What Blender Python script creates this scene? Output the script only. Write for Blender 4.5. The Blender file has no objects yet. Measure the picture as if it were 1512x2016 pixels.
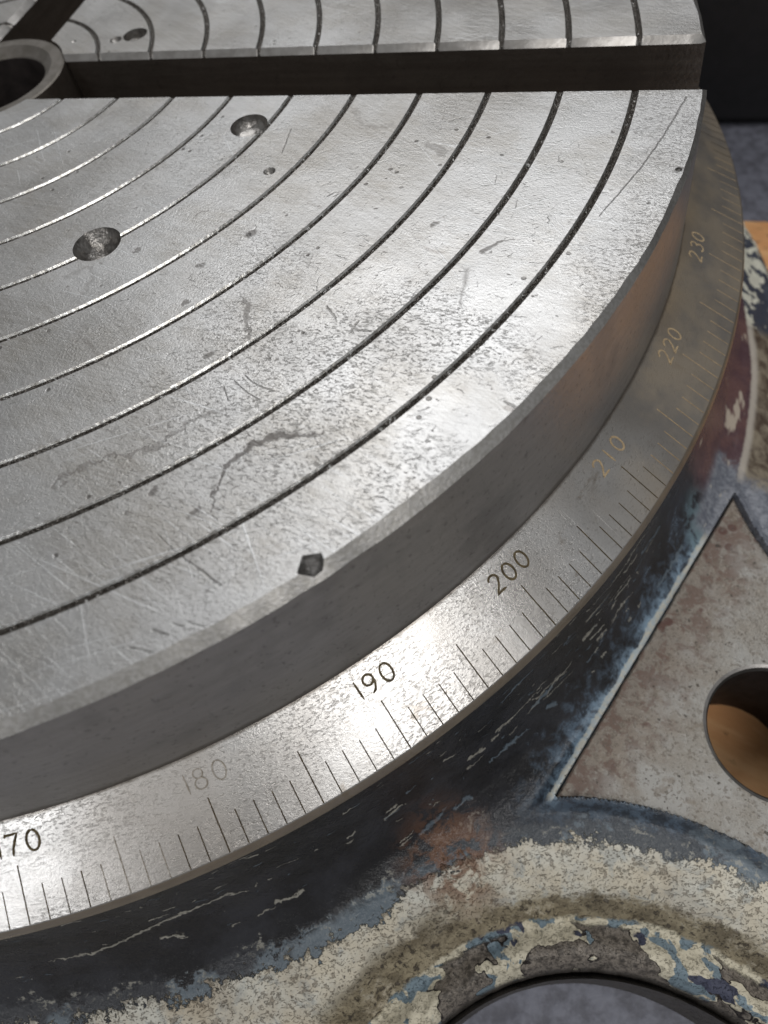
import bpy, bmesh, math, random
from mathutils import Vector, Matrix, noise
C = bpy.context.scene
COL = C.collection
K = 0.2                      # disc radius in metres; geometry below is written in disc radii
R = math.radians
# ------------------------------------------------------------------ camera, world, lamps, exposure
cam_d = bpy.data.cameras.new('camera'); cam = bpy.data.objects.new('camera', cam_d); COL.objects.link(cam)
C.camera = cam
w = Vector((2.62031649, 0.24255494, -0.24783353)); rot = Matrix.Rotation(w.length, 3, w.normalized())
m = rot.transposed() @ Matrix(((1, 0, 0), (0, -1, 0), (0, 0, -1)))
cam.matrix_world = Matrix.Translation(Vector((0.87105617, -0.88043411, 0.44499137)) * K) @ m.to_4x4()
cam_d.sensor_fit = 'HORIZONTAL'; cam_d.sensor_width = 36; cam_d.lens = 36 * 1283.58 / 1512
cam_d.clip_start = 0.005; cam_d.clip_end = 50
cam_d.dof.use_dof = True; cam_d.dof.focus_distance = 0.138; cam_d.dof.aperture_fstop = 18
W = bpy.data.worlds.new("World"); C.world = W; W.use_nodes = True
W.node_tree.nodes['Background'].inputs[0].default_value = (0.965, 0.985, 1.0, 1)
W.node_tree.nodes['Background'].inputs[1].default_value = 0.185
def lamp(name, az, el, dist, sx, sy, power, col, aim=(0.75, -0.6, -0.05)):
    d = bpy.data.lights.new(name, 'AREA'); d.shape = 'RECTANGLE'; d.size = sx; d.size_y = sy; d.energy = power; d.color = col
    o = bpy.data.objects.new(name, d); COL.objects.link(o)
    v = Vector((math.cos(R(az)) * math.cos(R(el)), math.sin(R(az)) * math.cos(R(el)), math.sin(R(el))))
    a = Vector(aim) * K
    o.location = a + v * dist; o.rotation_euler = (-v).to_track_quat('-Z', 'Y').to_euler()
    return o
lamp('ceiling_panel_lamp', 100, 54, 1.5, 1.1, 0.85, 7.2, (0.97, 0.985, 1.0))
lamp('ceiling_tube_lamp', -40, 57, 1.4, 0.62, 0.56, 3.9, (0.99, 0.985, 0.97))
lamp('wall_lamp', -110, 37, 1.4, 0.30, 0.34, 1.35, (0.98, 0.99, 1.0))
C.view_settings.view_transform = 'Standard'; C.view_settings.look = 'None'; C.view_settings.gamma = 1; C.view_settings.exposure = 0.38
C.render.engine = 'CYCLES'; C.cycles.use_denoising = True

# ------------------------------------------------------------------ node helpers
class NG:
    def __init__(s, name):
        s.m = bpy.data.materials.new(name); s.m.use_nodes = True; s.t = s.m.node_tree
        s.b = s.t.nodes['Principled BSDF']
        tc = s.t.nodes.new('ShaderNodeTexCoord')
        s.P = s.vm('SCALE', tc.outputs['Object'], sc=1 / K)
        s.h = None
    def n(s, ty, **kw):
        x = s.t.nodes.new('ShaderNode' + ty)
        for k, v in kw.items(): setattr(x, k, v)
        return x
    def put(s, sock, v):
        if v is None: return
        if isinstance(v, bpy.types.NodeSocket): s.t.links.new(v, sock)
        elif isinstance(v, (tuple, list)) and sock.type == 'RGBA' and len(v) == 3: sock.default_value = (*v, 1)
        else: sock.default_value = v
    def vm(s, op, a, b=None, sc=None):
        x = s.n('VectorMath', operation=op); s.put(x.inputs[0], a); s.put(x.inputs[1], b)
        if sc is not None: s.put(x.inputs['Scale'], sc)
        return x.outputs['Value'] if op in ('LENGTH', 'DOT_PRODUCT', 'DISTANCE') else x.outputs[0]
    def ma(s, op, a, b=None, c=None, clamp=False):
        x = s.n('Math', operation=op, use_clamp=clamp)
        s.put(x.inputs[0], a); s.put(x.inputs[1], b); s.put(x.inputs[2], c); return x.outputs[0]
    def add(s, a, b): return s.ma('ADD', a, b)
    def mul(s, a, b): return s.ma('MULTIPLY', a, b)
    def sub(s, a, b): return s.ma('SUBTRACT', a, b)
    def mx(s, a, b): return s.ma('MAXIMUM', a, b)
    def mn(s, a, b): return s.ma('MINIMUM', a, b)
    def step(s, v, a, b, o0=0.0, o1=1.0):
        x = s.n('MapRange', interpolation_type='SMOOTHSTEP'); s.put(x.inputs[0], v); s.put(x.inputs[1], a); s.put(x.inputs[2], b)
        s.put(x.inputs[3], o0); s.put(x.inputs[4], o1); return x.outputs[0]
    def noise(s, scale, detail=3, rough=0.55, dist=0.0, vec=None, off=None):
        x = s.n('TexNoise'); v = vec if vec is not None else s.P
        if off: v = s.vm('ADD', v, (off, off * .7, off * 1.3))
        s.put(x.inputs['Vector'], v); x.inputs['Scale'].default_value = scale; x.inputs['Detail'].default_value = detail
        x.inputs['Roughness'].default_value = rough; x.inputs['Distortion'].default_value = dist
        return x.outputs['Fac']
    def vor(s, scale, feat='F1', vec=None, out='Distance', rnd=1.0):
        x = s.n('TexVoronoi', feature=feat); s.put(x.inputs['Vector'], vec if vec is not None else s.P)
        x.inputs['Scale'].default_value = scale; x.inputs['Randomness'].default_value = rnd
        return x.outputs[out]
    def mix(s, f, a, b, mode='MIX'):
        x = s.n('Mix', data_type='RGBA', blend_type=mode)
        s.put(x.inputs[0], f); s.put(x.inputs[6], a); s.put(x.inputs[7], b); return x.outputs[2]
    def stretch(s, ang, sx, sy, sz=1.0, vec=None):
        r = s.n('VectorRotate', rotation_type='Z_AXIS'); s.put(r.inputs['Vector'], vec if vec is not None else s.P); r.inputs['Angle'].default_value = R(ang)
        return s.vm('MULTIPLY', r.outputs[0], (sx, sy, sz))
    def polar(s):
        sep = s.n('SeparateXYZ'); s.put(sep.inputs[0], s.P)
        rad = s.ma('SQRT', s.add(s.mul(sep.outputs[0], sep.outputs[0]), s.mul(sep.outputs[1], sep.outputs[1])))
        ang = s.ma('ARCTAN2', sep.outputs[1], sep.outputs[0])
        return rad, ang, sep.outputs[2], sep.outputs[0], sep.outputs[1]
    def comb(s, x, y, z):
        c = s.n('CombineXYZ'); s.put(c.inputs[0], x); s.put(c.inputs[1], y); s.put(c.inputs[2], z); return c.outputs[0]
    def bump(s, h, dist, strength=1.0):
        x = s.n('Bump'); x.inputs['Strength'].default_value = strength; x.inputs['Distance'].default_value = dist * K
        s.put(x.inputs['Height'], h)
        if s.h is not None: s.put(x.inputs['Normal'], s.h)
        s.h = x.outputs[0]
    def done(s, col, rough, metal):
        s.put(s.b.inputs['Base Color'], col); s.put(s.b.inputs['Roughness'], rough); s.put(s.b.inputs['Metallic'], metal)
        if s.h is not None: s.t.links.new(s.h, s.b.inputs['Normal'])
        return s.m
import numpy as np
class Marks:
    """stains (R), scratches and nicks (G), blotches (B), drawn by rule into one texture; x0, y0, w, h in disc radii"""
    def __init__(s, name, x0, y0, w, h, px, seed=5):
        s.name, s.x0, s.y0, s.w, s.h, s.px = name, x0, y0, w, h, px
        s.nx, s.ny = int(w / px), int(h / px); s.A = np.zeros((s.ny, s.nx, 3), np.float32)
        a = [s.vnoise(sz, seed + k) for k, sz in enumerate((.0078, .0031, .0014, .0078, .0031, .0014))]
        s.N1 = a[0] * .5 + a[1] * .3 + a[2] * .2; s.N2 = a[3] * .5 + a[4] * .3 + a[5] * .2
    def vnoise(s, size, seed):
        gx, gy = int(s.w / size) + 3, int(s.h / size) + 3; g = np.random.default_rng(seed).random((gy + 1, gx + 1)).astype(np.float32)
        def ax(n, c): t = np.linspace(0, c - 2, n, endpoint=False); i = t.astype(int); f = (t - i); return i, (f * f * (3 - 2 * f)).astype(np.float32)
        ix, fx = ax(s.nx, gx); iy, fy = ax(s.ny, gy); fx = fx[None, :]; fy = fy[:, None]
        a = g[iy][:, ix]; b = g[iy][:, ix + 1]; c = g[iy + 1][:, ix]; d = g[iy + 1][:, ix + 1]
        return (a * (1 - fx) + b * fx) * (1 - fy) + (c * (1 - fx) + d * fx) * fy
    def seg(s, a, b, wa, wb, ch, amp, wob=.010, soft=.5):
        pad = max(wa, wb) + wob + .002
        x0 = max(0, int((min(a[0], b[0]) - pad - s.x0) / s.px)); x1 = min(s.nx, int((max(a[0], b[0]) + pad - s.x0) / s.px) + 1)
        y0 = max(0, int((min(a[1], b[1]) - pad - s.y0) / s.px)); y1 = min(s.ny, int((max(a[1], b[1]) + pad - s.y0) / s.px) + 1)
        if x0 >= x1 or y0 >= y1: return
        X, Y = np.meshgrid(s.x0 + (np.arange(x0, x1) + .5) * s.px, s.y0 + (np.arange(y0, y1) + .5) * s.px)
        X = X + (s.N1[y0:y1, x0:x1] - .5) * wob; Y = Y + (s.N2[y0:y1, x0:x1] - .5) * wob
        dx, dy = b[0] - a[0], b[1] - a[1]; L = dx * dx + dy * dy + 1e-12
        t = np.clip(((X - a[0]) * dx + (Y - a[1]) * dy) / L, 0, 1)
        d = np.hypot(X - a[0] - t * dx, Y - a[1] - t * dy); w = wa + (wb - wa) * t
        v = np.clip((w - d) / (w * soft + 1e-6), 0, 1) * amp
        s.A[y0:y1, x0:x1, ch] = np.maximum(s.A[y0:y1, x0:x1, ch], v)
    def chain(s, p, w, ch, amp, wob=.010, soft=.5):
        w = w if isinstance(w, list) else [w] * len(p)
        for i in range(len(p) - 1): s.seg(p[i], p[i + 1], w[i], w[i + 1], ch, amp, wob, soft)
    def image(s):
        im = bpy.data.images.new(s.name, s.nx, s.ny, alpha=False, float_buffer=False); im.colorspace_settings.name = 'Non-Color'
        px = np.ones((s.ny, s.nx, 4), np.float32); px[..., :3] = s.A; im.pixels.foreach_set(px.ravel()); im.update(); im.pack(); return im
def sample(g, mk, vec):
    it = g.n('TexImage'); it.image = mk.image(); it.extension = 'CLIP'; it.interpolation = 'Cubic'
    g.put(it.inputs['Vector'], g.vm('MULTIPLY', g.vm('SUBTRACT', vec, (mk.x0, mk.y0, 0)), (1 / (mk.nx * mk.px), 1 / (mk.ny * mk.px), 0)))
    sc3 = g.n('SeparateColor'); g.put(sc3.inputs[0], it.outputs['Color']); return sc3.outputs[0], sc3.outputs[1], sc3.outputs[2]
def body_marks():
    mk = Marks('body_chips', -1.56, -.45, 1.30, .22, .00036, 40); rng = np.random.default_rng(8)
    S = [([(-1.2109, -0.4009), (-1.1664, -0.4018), (-1.1186, -0.3884), (-1.0818, -0.3754), (-1.037, -0.3681), (-1.0105, -0.3678), (-0.9928, -0.3771)], 'c'), ([(-1.0943, -0.405), (-1.0755, -0.4102)], 'c'), ([(-0.9788, -0.4162), (-0.9492, -0.418)], 'c'),
      ([(-0.9658, -0.287), (-0.9578, -0.3014)], 'c'), ([(-1.1506, -0.3051), (-1.1324, -0.3029)], 'c'), ([(-0.5573, -0.3623), (-0.5313, -0.3638)], 'c'), ([(-0.5474, -0.3762), (-0.5241, -0.3795)], 'c'), ([(-0.5372, -0.3909), (-0.5228, -0.3925)], 'c'),
      ([(-0.5126, -0.3926), (-0.4892, -0.3847), (-0.4625, -0.3895)], 'c'), ([(-0.4934, -0.3626), (-0.4609, -0.3646)], 'c'), ([(-0.5292, -0.3122), (-0.4901, -0.3199), (-0.4405, -0.3143), (-0.3894, -0.3213)], 't'), ([(-0.4745, -0.3323), (-0.4463, -0.3344)], 'c'),
      ([(-0.4342, -0.3471), (-0.3884, -0.3568)], 'g'), ([(-0.5433, -0.4188), (-0.5348, -0.4178)], 'c'), ([(-0.6565, -0.3876), (-0.6396, -0.383), (-0.6265, -0.3789)], 'c'), ([(-0.63, -0.3912), (-0.6102, -0.3795), (-0.5911, -0.3809)], 'c'), ([(-0.6475, -0.3832), (-0.6155, -0.3833)], 'g'),
      ([(-0.6331, -0.4062), (-0.6193, -0.4109)], 'g'), ([(-0.6823, -0.32), (-0.6559, -0.3111), (-0.6335, -0.3097)], 'g'), ([(-0.7169, -0.4081), (-0.6942, -0.4058), (-0.6623, -0.4093)], 'g'), ([(-0.76, -0.3431), (-0.7479, -0.3471)], 'c'), ([(-0.736, -0.3764), (-0.7166, -0.3802)], 'c'),
      ([(-0.705, -0.3766), (-0.6945, -0.3774)], 'c'), ([(-0.8407, -0.3766), (-0.8211, -0.3718)], 'c'), ([(-0.8344, -0.3664), (-0.8253, -0.3662)], 'c'), ([(-0.8179, -0.4302), (-0.7916, -0.424)], 'g'), ([(-0.7755, -0.4288), (-0.755, -0.4281)], 'g'), ([(-0.8796, -0.3701), (-0.8718, -0.3674)], 'c'),
      ([(-0.4274, -0.4268), (-0.3769, -0.4302)], 'g'), ([(-0.3923, -0.4304), (-0.3611, -0.4302)], 'g')]
    for p, k in S:
        p = [(a * 1.15, z) for a, z in p]; n_ = len(p)
        wd = {'c': .0025, 't': .0012, 'g': .0034}[k]
        mk.chain(p, [wd * (.25 if i in (0, n_ - 1) and n_ > 2 else 1) for i in range(n_)], 0 if k != 'g' else 1, .9, .010, .6)
    for _ in range(150):
        x = rng.uniform(-1.5, -.4); z = rng.uniform(-.43, -.27); L = rng.exponential(.008)
        mk.seg((x, z), (x + L, z + rng.normal(0, .0015)), rng.uniform(.0006, .0020), .0004, int(rng.random() < .4), rng.uniform(.5, 1), .008, .3)
    for _ in range(40):
        x = rng.normal(-.62, .10); z = rng.uniform(-.41, -.29); L = rng.exponential(.018)
        mk.seg((x, z), (x + L, z + rng.normal(0, .002)), rng.uniform(.0006, .0022), .0005, int(rng.random() < .5), rng.uniform(.5, 1), .008, .3)
    return mk
def plate_marks():
    mk = Marks('plate_marks', 0.2, -1.0, .84, 1.16, .00042); rng = np.random.default_rng(5); seg, chain = mk.seg, mk.chain
    chain([(.6147, -.6636), (.6104, -.6393), (.6151, -.6127), (.6304, -.5947), (.6476, -.5816), (.6663, -.5809), (.6902, -.5747)], [.0011, .0015, .0035, .0045, .004, .0028, .0008], 0, .85)
    chain([(.619, -.615), (.6304, -.590), (.6476, -.577), (.6663, -.577)], [.001, .001, .001, .0008], 1, .7, .012)
    chain([(.4611, -.6653), (.468, -.6484), (.4862, -.6324), (.5129, -.6234), (.5337, -.6125), (.56, -.60)], [.006, .005, .003, .002, .003, .001], 0, .6, .018)
    chain([(.3998, -.4727), (.3996, -.4905), (.4274, -.5051), (.4448, -.5234)], .007, 0, .42, .02, 1)
    chain([(.344, -.4051), (.3644, -.3876), (.3751, -.403), (.376, -.43)], [.007, .006, .005, .003], 0, .5, .014, 1)
    chain([(.5624, -.4235), (.572, -.44), (.5793, -.4572), (.583, -.475)], [.003, .006, .004, .003], 0, .6, .016)
    chain([(.5988, -.0914), (.609, -.118), (.627, -.1285), (.6635, -.1236)], [.004, .006, .007, .005], 0, .4, .016, 1)
    chain([(.7808, -.4134), (.7804, -.3648)], [.002, .005], 0, .5, .006, 1); chain([(.7915, -.3385), (.805, -.325), (.819, -.3183)], [.0035, .002, .0006], 0, .75, .006)
    chain([(.7017, -.1634), (.7278, -.1775)], .007, 0, .5, .018); chain([(.5337, -.6125), (.57, -.57), (.60, -.56)], .0025, 0, .5, .016)
    chain([(.60, -.635), (.66, -.60)], [.001, .006], 0, .3, .03, 1)
    chain([(.700, -.120), (.735, -.112)], .0012, 1, .6, .012); chain([(.46, -.30), (.47, -.29)], .0018, 0, .6)
    for c, wd in (((.5352, -.3262), .0055), ((.4944, -.3794), .005), ((.497, -.4344), .004), ((.9729, -.2052), .005), ((.55, -.5), .005), ((.60, -.668), .004), ((.735, -.30), .004), ((.555, -.655), .004), ((.41, -.36), .003)):
        seg(c, (c[0] + .003, c[1] + .003), wd, wd, 0, .8, .008)
    for k in range(170):      # bruised oval beside the rim dent
        u, v = rng.normal(0, .013), rng.normal(0, .011); a = rng.uniform(0, 3.1)
        c = (.6642 + u * 1.25, -.7091 + v); seg(c, (c[0] + .002 * math.cos(a), c[1] + .002 * math.sin(a)), .001, .0006, 2, .7, .004)
    for p, wd in (([(.5771, -.6918), (.6012, -.7057), (.6254, -.7162), (.6453, -.7265)], [.0004, .0008, .001, .0017]), ([(.9808, -.0727), (.9595, -.1413), (.9366, -.2016), (.9151, -.2478), (.8997, -.28)], [.0012, .0009, .0009, .0007, .0004]),
                  ([(.5285, -.1793), (.5264, -.1333)], .0009), ([(.6055, -.7696), (.619, -.7712)], .0012), ([(.6311, -.759), (.6442, -.76)], .001), ([(.5932, -.7858), (.6126, -.7862)], .001),
                  ([(.6512, -.425), (.6642, -.4404)], .0013), ([(.6815, -.4483), (.6905, -.4541), (.7031, -.4543)], .0015), ([(.684, -.455), (.688, -.442)], .0015), ([(.838, -.5233), (.8495, -.5302)], .0015),
                  ([(.6072, -.2574), (.6119, -.2529)], .0015), ([(.614, -.258), (.618, -.255)], .0012), ([(.6192, -.762), (.6282, -.7635)], .001), ([(.596, -.520), (.612, -.530), (.63, -.535)], .0007), ([(.588, -.527), (.606, -.54), (.62, -.546)], .0007), ([(.58, -.535), (.59, -.55)], .0007)):
        chain(p, wd, 1, .9, .0022)
    # strewn nicks, pin marks and short scratches, in clusters
    cl = [(rng.uniform(.25, 1.0), rng.uniform(-.95, .15), rng.uniform(.03, .12)) for _ in range(26)] + [(.72, -.52, .1), (.75, -.64, .1), (.66, -.45, .1), (.8, -.35, .1)] * 3
    for _ in range(3600):
        cx, cy, sp = cl[rng.integers(len(cl))]; x, y = rng.normal(cx, sp), rng.normal(cy, sp); a = rng.normal(.15 if rng.random() < .75 else 1.2, .35); L = rng.exponential(.0030) + .0006
        seg((x, y), (x + L * math.cos(a), y + L * math.sin(a)), .00048, .00028, 1, rng.uniform(.2, .85), .005)
    for _ in range(70):
        x, y = rng.uniform(.25, 1.0), rng.uniform(-.95, .15); seg((x, y), (x + .002, y), rng.uniform(.0008, .0022), .001, 0, rng.uniform(.4, .9), .006)
    for _ in range(60):
        x, y = rng.uniform(.25, 1.0), rng.uniform(-.95, .1); a = rng.normal(.35, .35); L = rng.exponential(.03) + .01
        seg((x, y), (x + L * math.cos(a), y + L * math.sin(a)), .0005, .0002, 1, rng.uniform(.15, .45), .003)
    return mk

# ------------------------------------------------------------------ materials
def mat_steel_top():
    s = NG('worn_ground_steel'); n = s.noise
    big = n(3.2, 4, .6); mid = n(14, 4, .6, off=3); fine = n(420, 3, .7)
    wear = s.step(n(5, 3, .5, off=9), .42, .62)
    # crackled dark pin marks, drawn out along one direction and clustered
    sp1 = s.step(n(1, 3, .7, .6, vec=s.stretch(18, 190, 420)), .56, .66)
    sp2 = s.step(n(1, 3, .65, .8, vec=s.stretch(-12, 110, 360), off=5), .59, .66)
    pin = s.mul(s.mx(sp1, sp2), s.step(wear, 0, 1, .08, 1.0))
    pits = s.mul(s.step(s.vor(55), .10, .16, 1, 0), s.step(n(9, 2, .5, off=21), .56, .62))
    blot = s.mul(s.step(n(26, 5, .7, 1.2, off=13), .62, .70), s.step(n(4.5, 2, .5, off=31), .5, .6))
    scr = None
    for a, sx, sy, th, o in ((12, 5, 420, .715, 0), (-28, 4, 360, .73, 7), (55, 6, 400, .745, 17), (24, 9, 600, .70, 27)):
        k = s.step(n(1, 1.5, .5, 0, vec=s.stretch(a, sx, sy), off=o), th - .055, th - .01)
        scr = k if scr is None else s.mx(scr, k)
    scr = s.mul(scr, s.step(n(6, 2, .5, off=41), .45, .6))
    scar, line, oval = sample(s, plate_marks(), s.P)
    col = s.mix(s.step(big, .38, .62), (.39, .37, .345), (.53, .52, .51))
    col = s.mix(s.mul(s.step(mid, .45, .66), .45), col, (.37, .34, .30))
    grd = s.add(s.step(n(1, 2, .6, vec=s.stretch(8, 7, 520), off=61), .35, .65, -.5, .5), s.step(n(1, 2, .6, vec=s.stretch(38, 9, 480), off=71), .35, .65, -.5, .5))
    col = s.mix(s.step(grd, -.8, .8, 0, .30), col, (.72, .71, .70))
    col = s.mix(s.mul(pin, .28), col, (.15, .135, .12))
    col = s.mix(s.mul(pits, .7), col, (.07, .06, .05))
    col = s.mix(s.mul(blot, .45), col, (.20, .17, .15))
    col = s.mix(s.mul(scar, .75), col, (.13, .115, .105))
    col = s.mix(s.mul(oval, .45), col, (.2, .18, .17))
    col = s.mix(s.mul(line, .62), col, (.10, .09, .08))
    col = s.mix(s.mul(scr, .5), col, (.8, .8, .8))
    ro = s.add(s.step(n(9, 4, .6, off=50), .3, .7, .33, .44), s.mul(s.mx(pin, scar), .25))
    s.bump(s.add(s.mul(fine, .45), s.add(s.mul(n(150, 3, .65, .5, off=2), .32), s.mul(n(22, 3, .5, off=8), .5))), .0015, .55)
    s.bump(s.sub(s.sub(s.mul(scr, .3), s.mul(pin, .8)), s.mx(line, s.mx(pits, s.mul(scar, .5)))), .0006, .6)
    return s.done(col, ro, .96)
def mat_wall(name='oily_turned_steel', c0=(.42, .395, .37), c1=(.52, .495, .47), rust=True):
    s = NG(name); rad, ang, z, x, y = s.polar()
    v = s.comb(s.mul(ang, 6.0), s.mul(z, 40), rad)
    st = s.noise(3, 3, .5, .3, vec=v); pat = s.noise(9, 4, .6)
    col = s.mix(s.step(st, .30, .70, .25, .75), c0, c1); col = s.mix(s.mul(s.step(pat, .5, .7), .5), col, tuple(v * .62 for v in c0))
    ln = s.step(s.noise(1, 3, .6, vec=s.comb(s.mul(ang, 12), s.mul(z, 420), 0)), .38, .62)
    col = s.mix(s.mul(ln, .06), col, tuple(v * .5 for v in c0))
    if rust:
        tan = s.mul(s.step(ang, -.62, -.25), s.step(s.add(s.noise(7, 3, .5, off=5), s.mul(z, -1.0)), .5, .68))
        col = s.mix(s.mul(tan, .3), col, (.33, .30, .26))
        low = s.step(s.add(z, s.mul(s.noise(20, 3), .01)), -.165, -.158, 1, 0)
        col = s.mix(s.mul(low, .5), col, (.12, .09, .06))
    col = s.mix(s.mul(s.step(s.noise(140, 3, .7), .58, .68), .4), col, (.12, .10, .09))
    s.bump(s.add(s.noise(240, 3, .6), s.noise(30, 3)), .0012, .5)
    return s.done(col, s.step(pat, .3, .7, .30, .42), .88)
def mat_ring():
    s = NG('graduated_ring_steel'); rad, ang, z, x, y = s.polar(); n = s.noise
    v = s.comb(s.mul(ang, 1.05), rad, s.mul(z, .3)); 
    lines = n(1, 3, .65, .5, vec=s.vm('MULTIPLY', v, (190, 480, 150)))
    crk = s.mul(s.step(lines, .52, .64), s.step(n(10, 2, .5, off=33), .25, .6, .25, 1))
    col = s.mix(s.step(n(6, 4, .6), .35, .65), (.50, .475, .45), (.62, .605, .59))
    col = s.mix(s.mul(crk, .42), col, (.17, .15, .13))
    col = s.mix(s.mul(s.step(n(18, 4, .7, 1), .60, .70), .5), col, (.25, .20, .15))
    # darker, rougher patch between the 173 and 179 marks, brown oily film past the 207 mark
    dull = s.mul(s.step(ang, -1.10, -1.03), s.step(ang, -.96, -.92, 1, 0))
    a2 = s.add(ang, s.mul(s.sub(n(7, 3), .5), .35))
    film = s.step(a2, -.56, -.36)
    fcol = s.mix(s.step(n(11, 4, .6, off=6), .38, .62), (.34, .275, .20), (.19, .17, .15))
    col = s.mix(s.mul(dull, .5), col, (.42, .38, .34))
    col = s.mix(s.mul(film, .85), col, fcol)
    tanb = s.mul(s.mul(film, s.step(rad, 1.024, 1.05, 1, 0)), s.step(n(9, 3, off=12), .38, .6))
    tanb = s.mul(tanb, s.step(ang, -.36, -.2))
    col = s.mix(s.mul(tanb, .35), col, (.50, .36, .21))
    edge = s.step(s.add(rad, s.mul(n(30, 3), .008)), 1.108, 1.1135)
    edged = s.mul(s.step(rad, 1.1094, 1.1106), 1.0)
    col = s.mix(s.mul(edged, .85), col, s.mix(n(40, 3), (.10, .07, .04), (.26, .20, .13)))
    jn = s.step(s.add(rad, s.mul(n(40, 3), .004)), 1.0245, 1.0275, 1, 0)
    col = s.mix(s.mul(jn, .7), col, (.10, .08, .06))
    scr = s.step(n(1, 1.5, .5, vec=s.stretch(28, 5, 500)), .71, .74)
    scr = s.mul(scr, s.step(n(8, 2, off=19), .5, .6))
    ro = s.add(s.step(n(8, 3, off=3), .3, .7, .25, .33), s.add(s.mul(film, .10), s.mul(dull, .05)))
    met = s.step(s.mx(s.mul(film, .5), s.mul(edged, .8)), 0, 1, .96, .3)
    s.bump(s.add(s.mul(n(420, 3, .7), .4), s.add(s.mul(lines, .6), s.mul(n(30, 3), .4))), .0008, .45)
    s.bump(s.sub(s.mul(scr, .4), crk), .0003, .5)
    return s.done(col, ro, met)
def mat_groove():
    s = NG('groove_steel_with_dirt'); n = s.noise
    g = n(420, 3, .7, .5)
    col = s.mix(s.step(g, .42, .62), (.07, .06, .05), (.26, .24, .22))
    col = s.mix(s.step(n(170, 2, .6, off=4), .64, .70), col, (.75, .74, .72))
    s.bump(g, .004, .9)
    return s.done(col, s.step(g, .4, .6, .42, .22), .95)
def mat_plain(name, c0, c1, rough=.5, metal=0.0, scale=60, bd=.002, st=.6):
    s = NG(name); g = s.noise(scale, 4, .65)
    s.bump(g, bd, st)
    return s.done(s.mix(s.step(g, .35, .65), c0, c1), rough, metal)
C1 = (1.070, -1.244); PA = R(-27.3)
def mat_casting():
    s = NG('chipped_machine_paint'); n = s.noise; rad, ang, z, x, y = s.polar()
    flatP = s.vm('MULTIPLY', s.P, (1, 1, 0))
    e = s.sub(s.vm('DISTANCE', flatP, (C1[0], C1[1], 0)), .302)
    sS = s.vm('DOT_PRODUCT', s.P, (math.cos(R(-24.8)), math.sin(R(-24.8)), 0)); tT = s.vm('DOT_PRODUCT', s.P, (-math.sin(R(-24.8)), math.cos(R(-24.8)), 0))
    n1 = n(14, 5, .65); n2 = n(38, 5, .7, .5, off=3); n3 = n(110, 4, .7, off=8); n4 = n(240, 3, .7, off=1)
    j = s.mul(s.sub(n2, .5), .06); j1 = s.mul(s.sub(n1, .5), .05); j3 = s.mul(s.sub(n3, .5), .03)
    jj = s.add(j, s.add(j1, j3))
    # body paint: near black with blue showing through
    black = s.mix(s.step(n1, .4, .65), (.014, .013, .014), (.030, .030, .035))
    blue = s.mix(n2, (.05, .075, .115), (.14, .19, .245)); teal = (.20, .30, .33)
    # blue worn zone along the flat pad, with light on its slope painted in
    bz = s.mul(s.step(s.add(sS, s.add(jj, j)), 1.132, 1.168), s.mul(s.step(tT, -.40, -.26), s.step(tT, .27, .20)))
    bz = s.mul(bz, s.mul(s.step(s.add(n1, s.mul(s.sub(n2, .5), .3)), .30, .62, .25, 1), s.step(s.add(n3, s.mul(s.sub(n2, .5), .8)), .40, .54, .45, 1)))
    col = s.mix(s.mul(bz, .85), black, blue)
    bz2 = s.mul(s.step(s.add(sS, s.mul(jj, .5)), 1.155, 1.179), s.mul(s.step(sS, 1.184, 1.188, 1, 0), s.mul(s.step(tT, -.33, -.28), s.step(tT, .22, .18))))
    col = s.mix(s.mul(bz2, s.mul(s.step(n2, .36, .56, .15, 1), s.step(n3, .38, .5, .5, 1))), col, s.mix(n3, (.20, .30, .42), (.34, .45, .54)))
    tz = s.mul(s.step(s.vm('DISTANCE', flatP, (1.155, -.36, 0)), .04, .085, 1, 0), s.step(n2, .42, .52))
    col = s.mix(tz, col, teal)
    # chips drawn out round the body
    pv = s.comb(s.mul(ang, 1.15), z, 0.0)
    chm, ch2, _b = sample(s, body_marks(), pv)
    col = s.mix(chm, col, s.mix(n2, (.28, .27, .24), (.46, .43, .36)))
    col = s.mix(s.mul(ch2, .85), col, s.mix(n2, (.09, .12, .15), (.20, .25, .29)))
    # purple red underlayer past the pad
    pz = s.mul(s.step(s.add(ang, j), -.30, -.26), s.step(s.add(ang, 0), .25, .2))
    col = s.mix(s.mul(pz, s.step(n2, .2, .4)), col, s.mix(s.step(n1, .4, .6), (.10, .055, .062), (.15, .08, .075)))
    col = s.mix(s.mul(pz, s.step(n(1, 3, .6, vec=s.vm('MULTIPLY', s.P, (22, 9, 22))), .60, .64)), col, (.50, .42, .34))
    # paint ridge on the edge above the pad
    rid = s.mul(s.step(s.add(sS, s.add(s.mul(j, .22), s.mul(j1, .10))), 1.1705, 1.1730), s.mul(s.step(tT, -.315, -.30), s.step(tT, .205, .195)))
    col = s.mix(s.mul(rid, s.step(sS, 1.1785, 1.1795, 1, 0)), col, s.mix(s.step(n3, .4, .6), (.62, .60, .52), (.50, .56, .58)))
    # ---- lower band round the scallop
    left = s.mul(s.step(s.add(rad, s.add(jj, s.mul(j3, .6))), 1.181, 1.187), s.step(ang, -.77, -.72, 1, 0))
    inb = s.step(s.add(e, s.add(j1, s.mul(j, .4))), .160, .170, 1, 0)
    grey = s.mix(n2, (.10, .125, .15), (.20, .24, .27))
    band = s.mx(left, s.mul(inb, s.step(s.add(rad, j3), 1.175, 1.195)))
    dk = s.mul(s.step(s.add(e, s.mul(j, .5)), .155, .168), s.step(n1, .40, .55))  # shade of the slope beside the pad, painted in as dark patches
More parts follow.
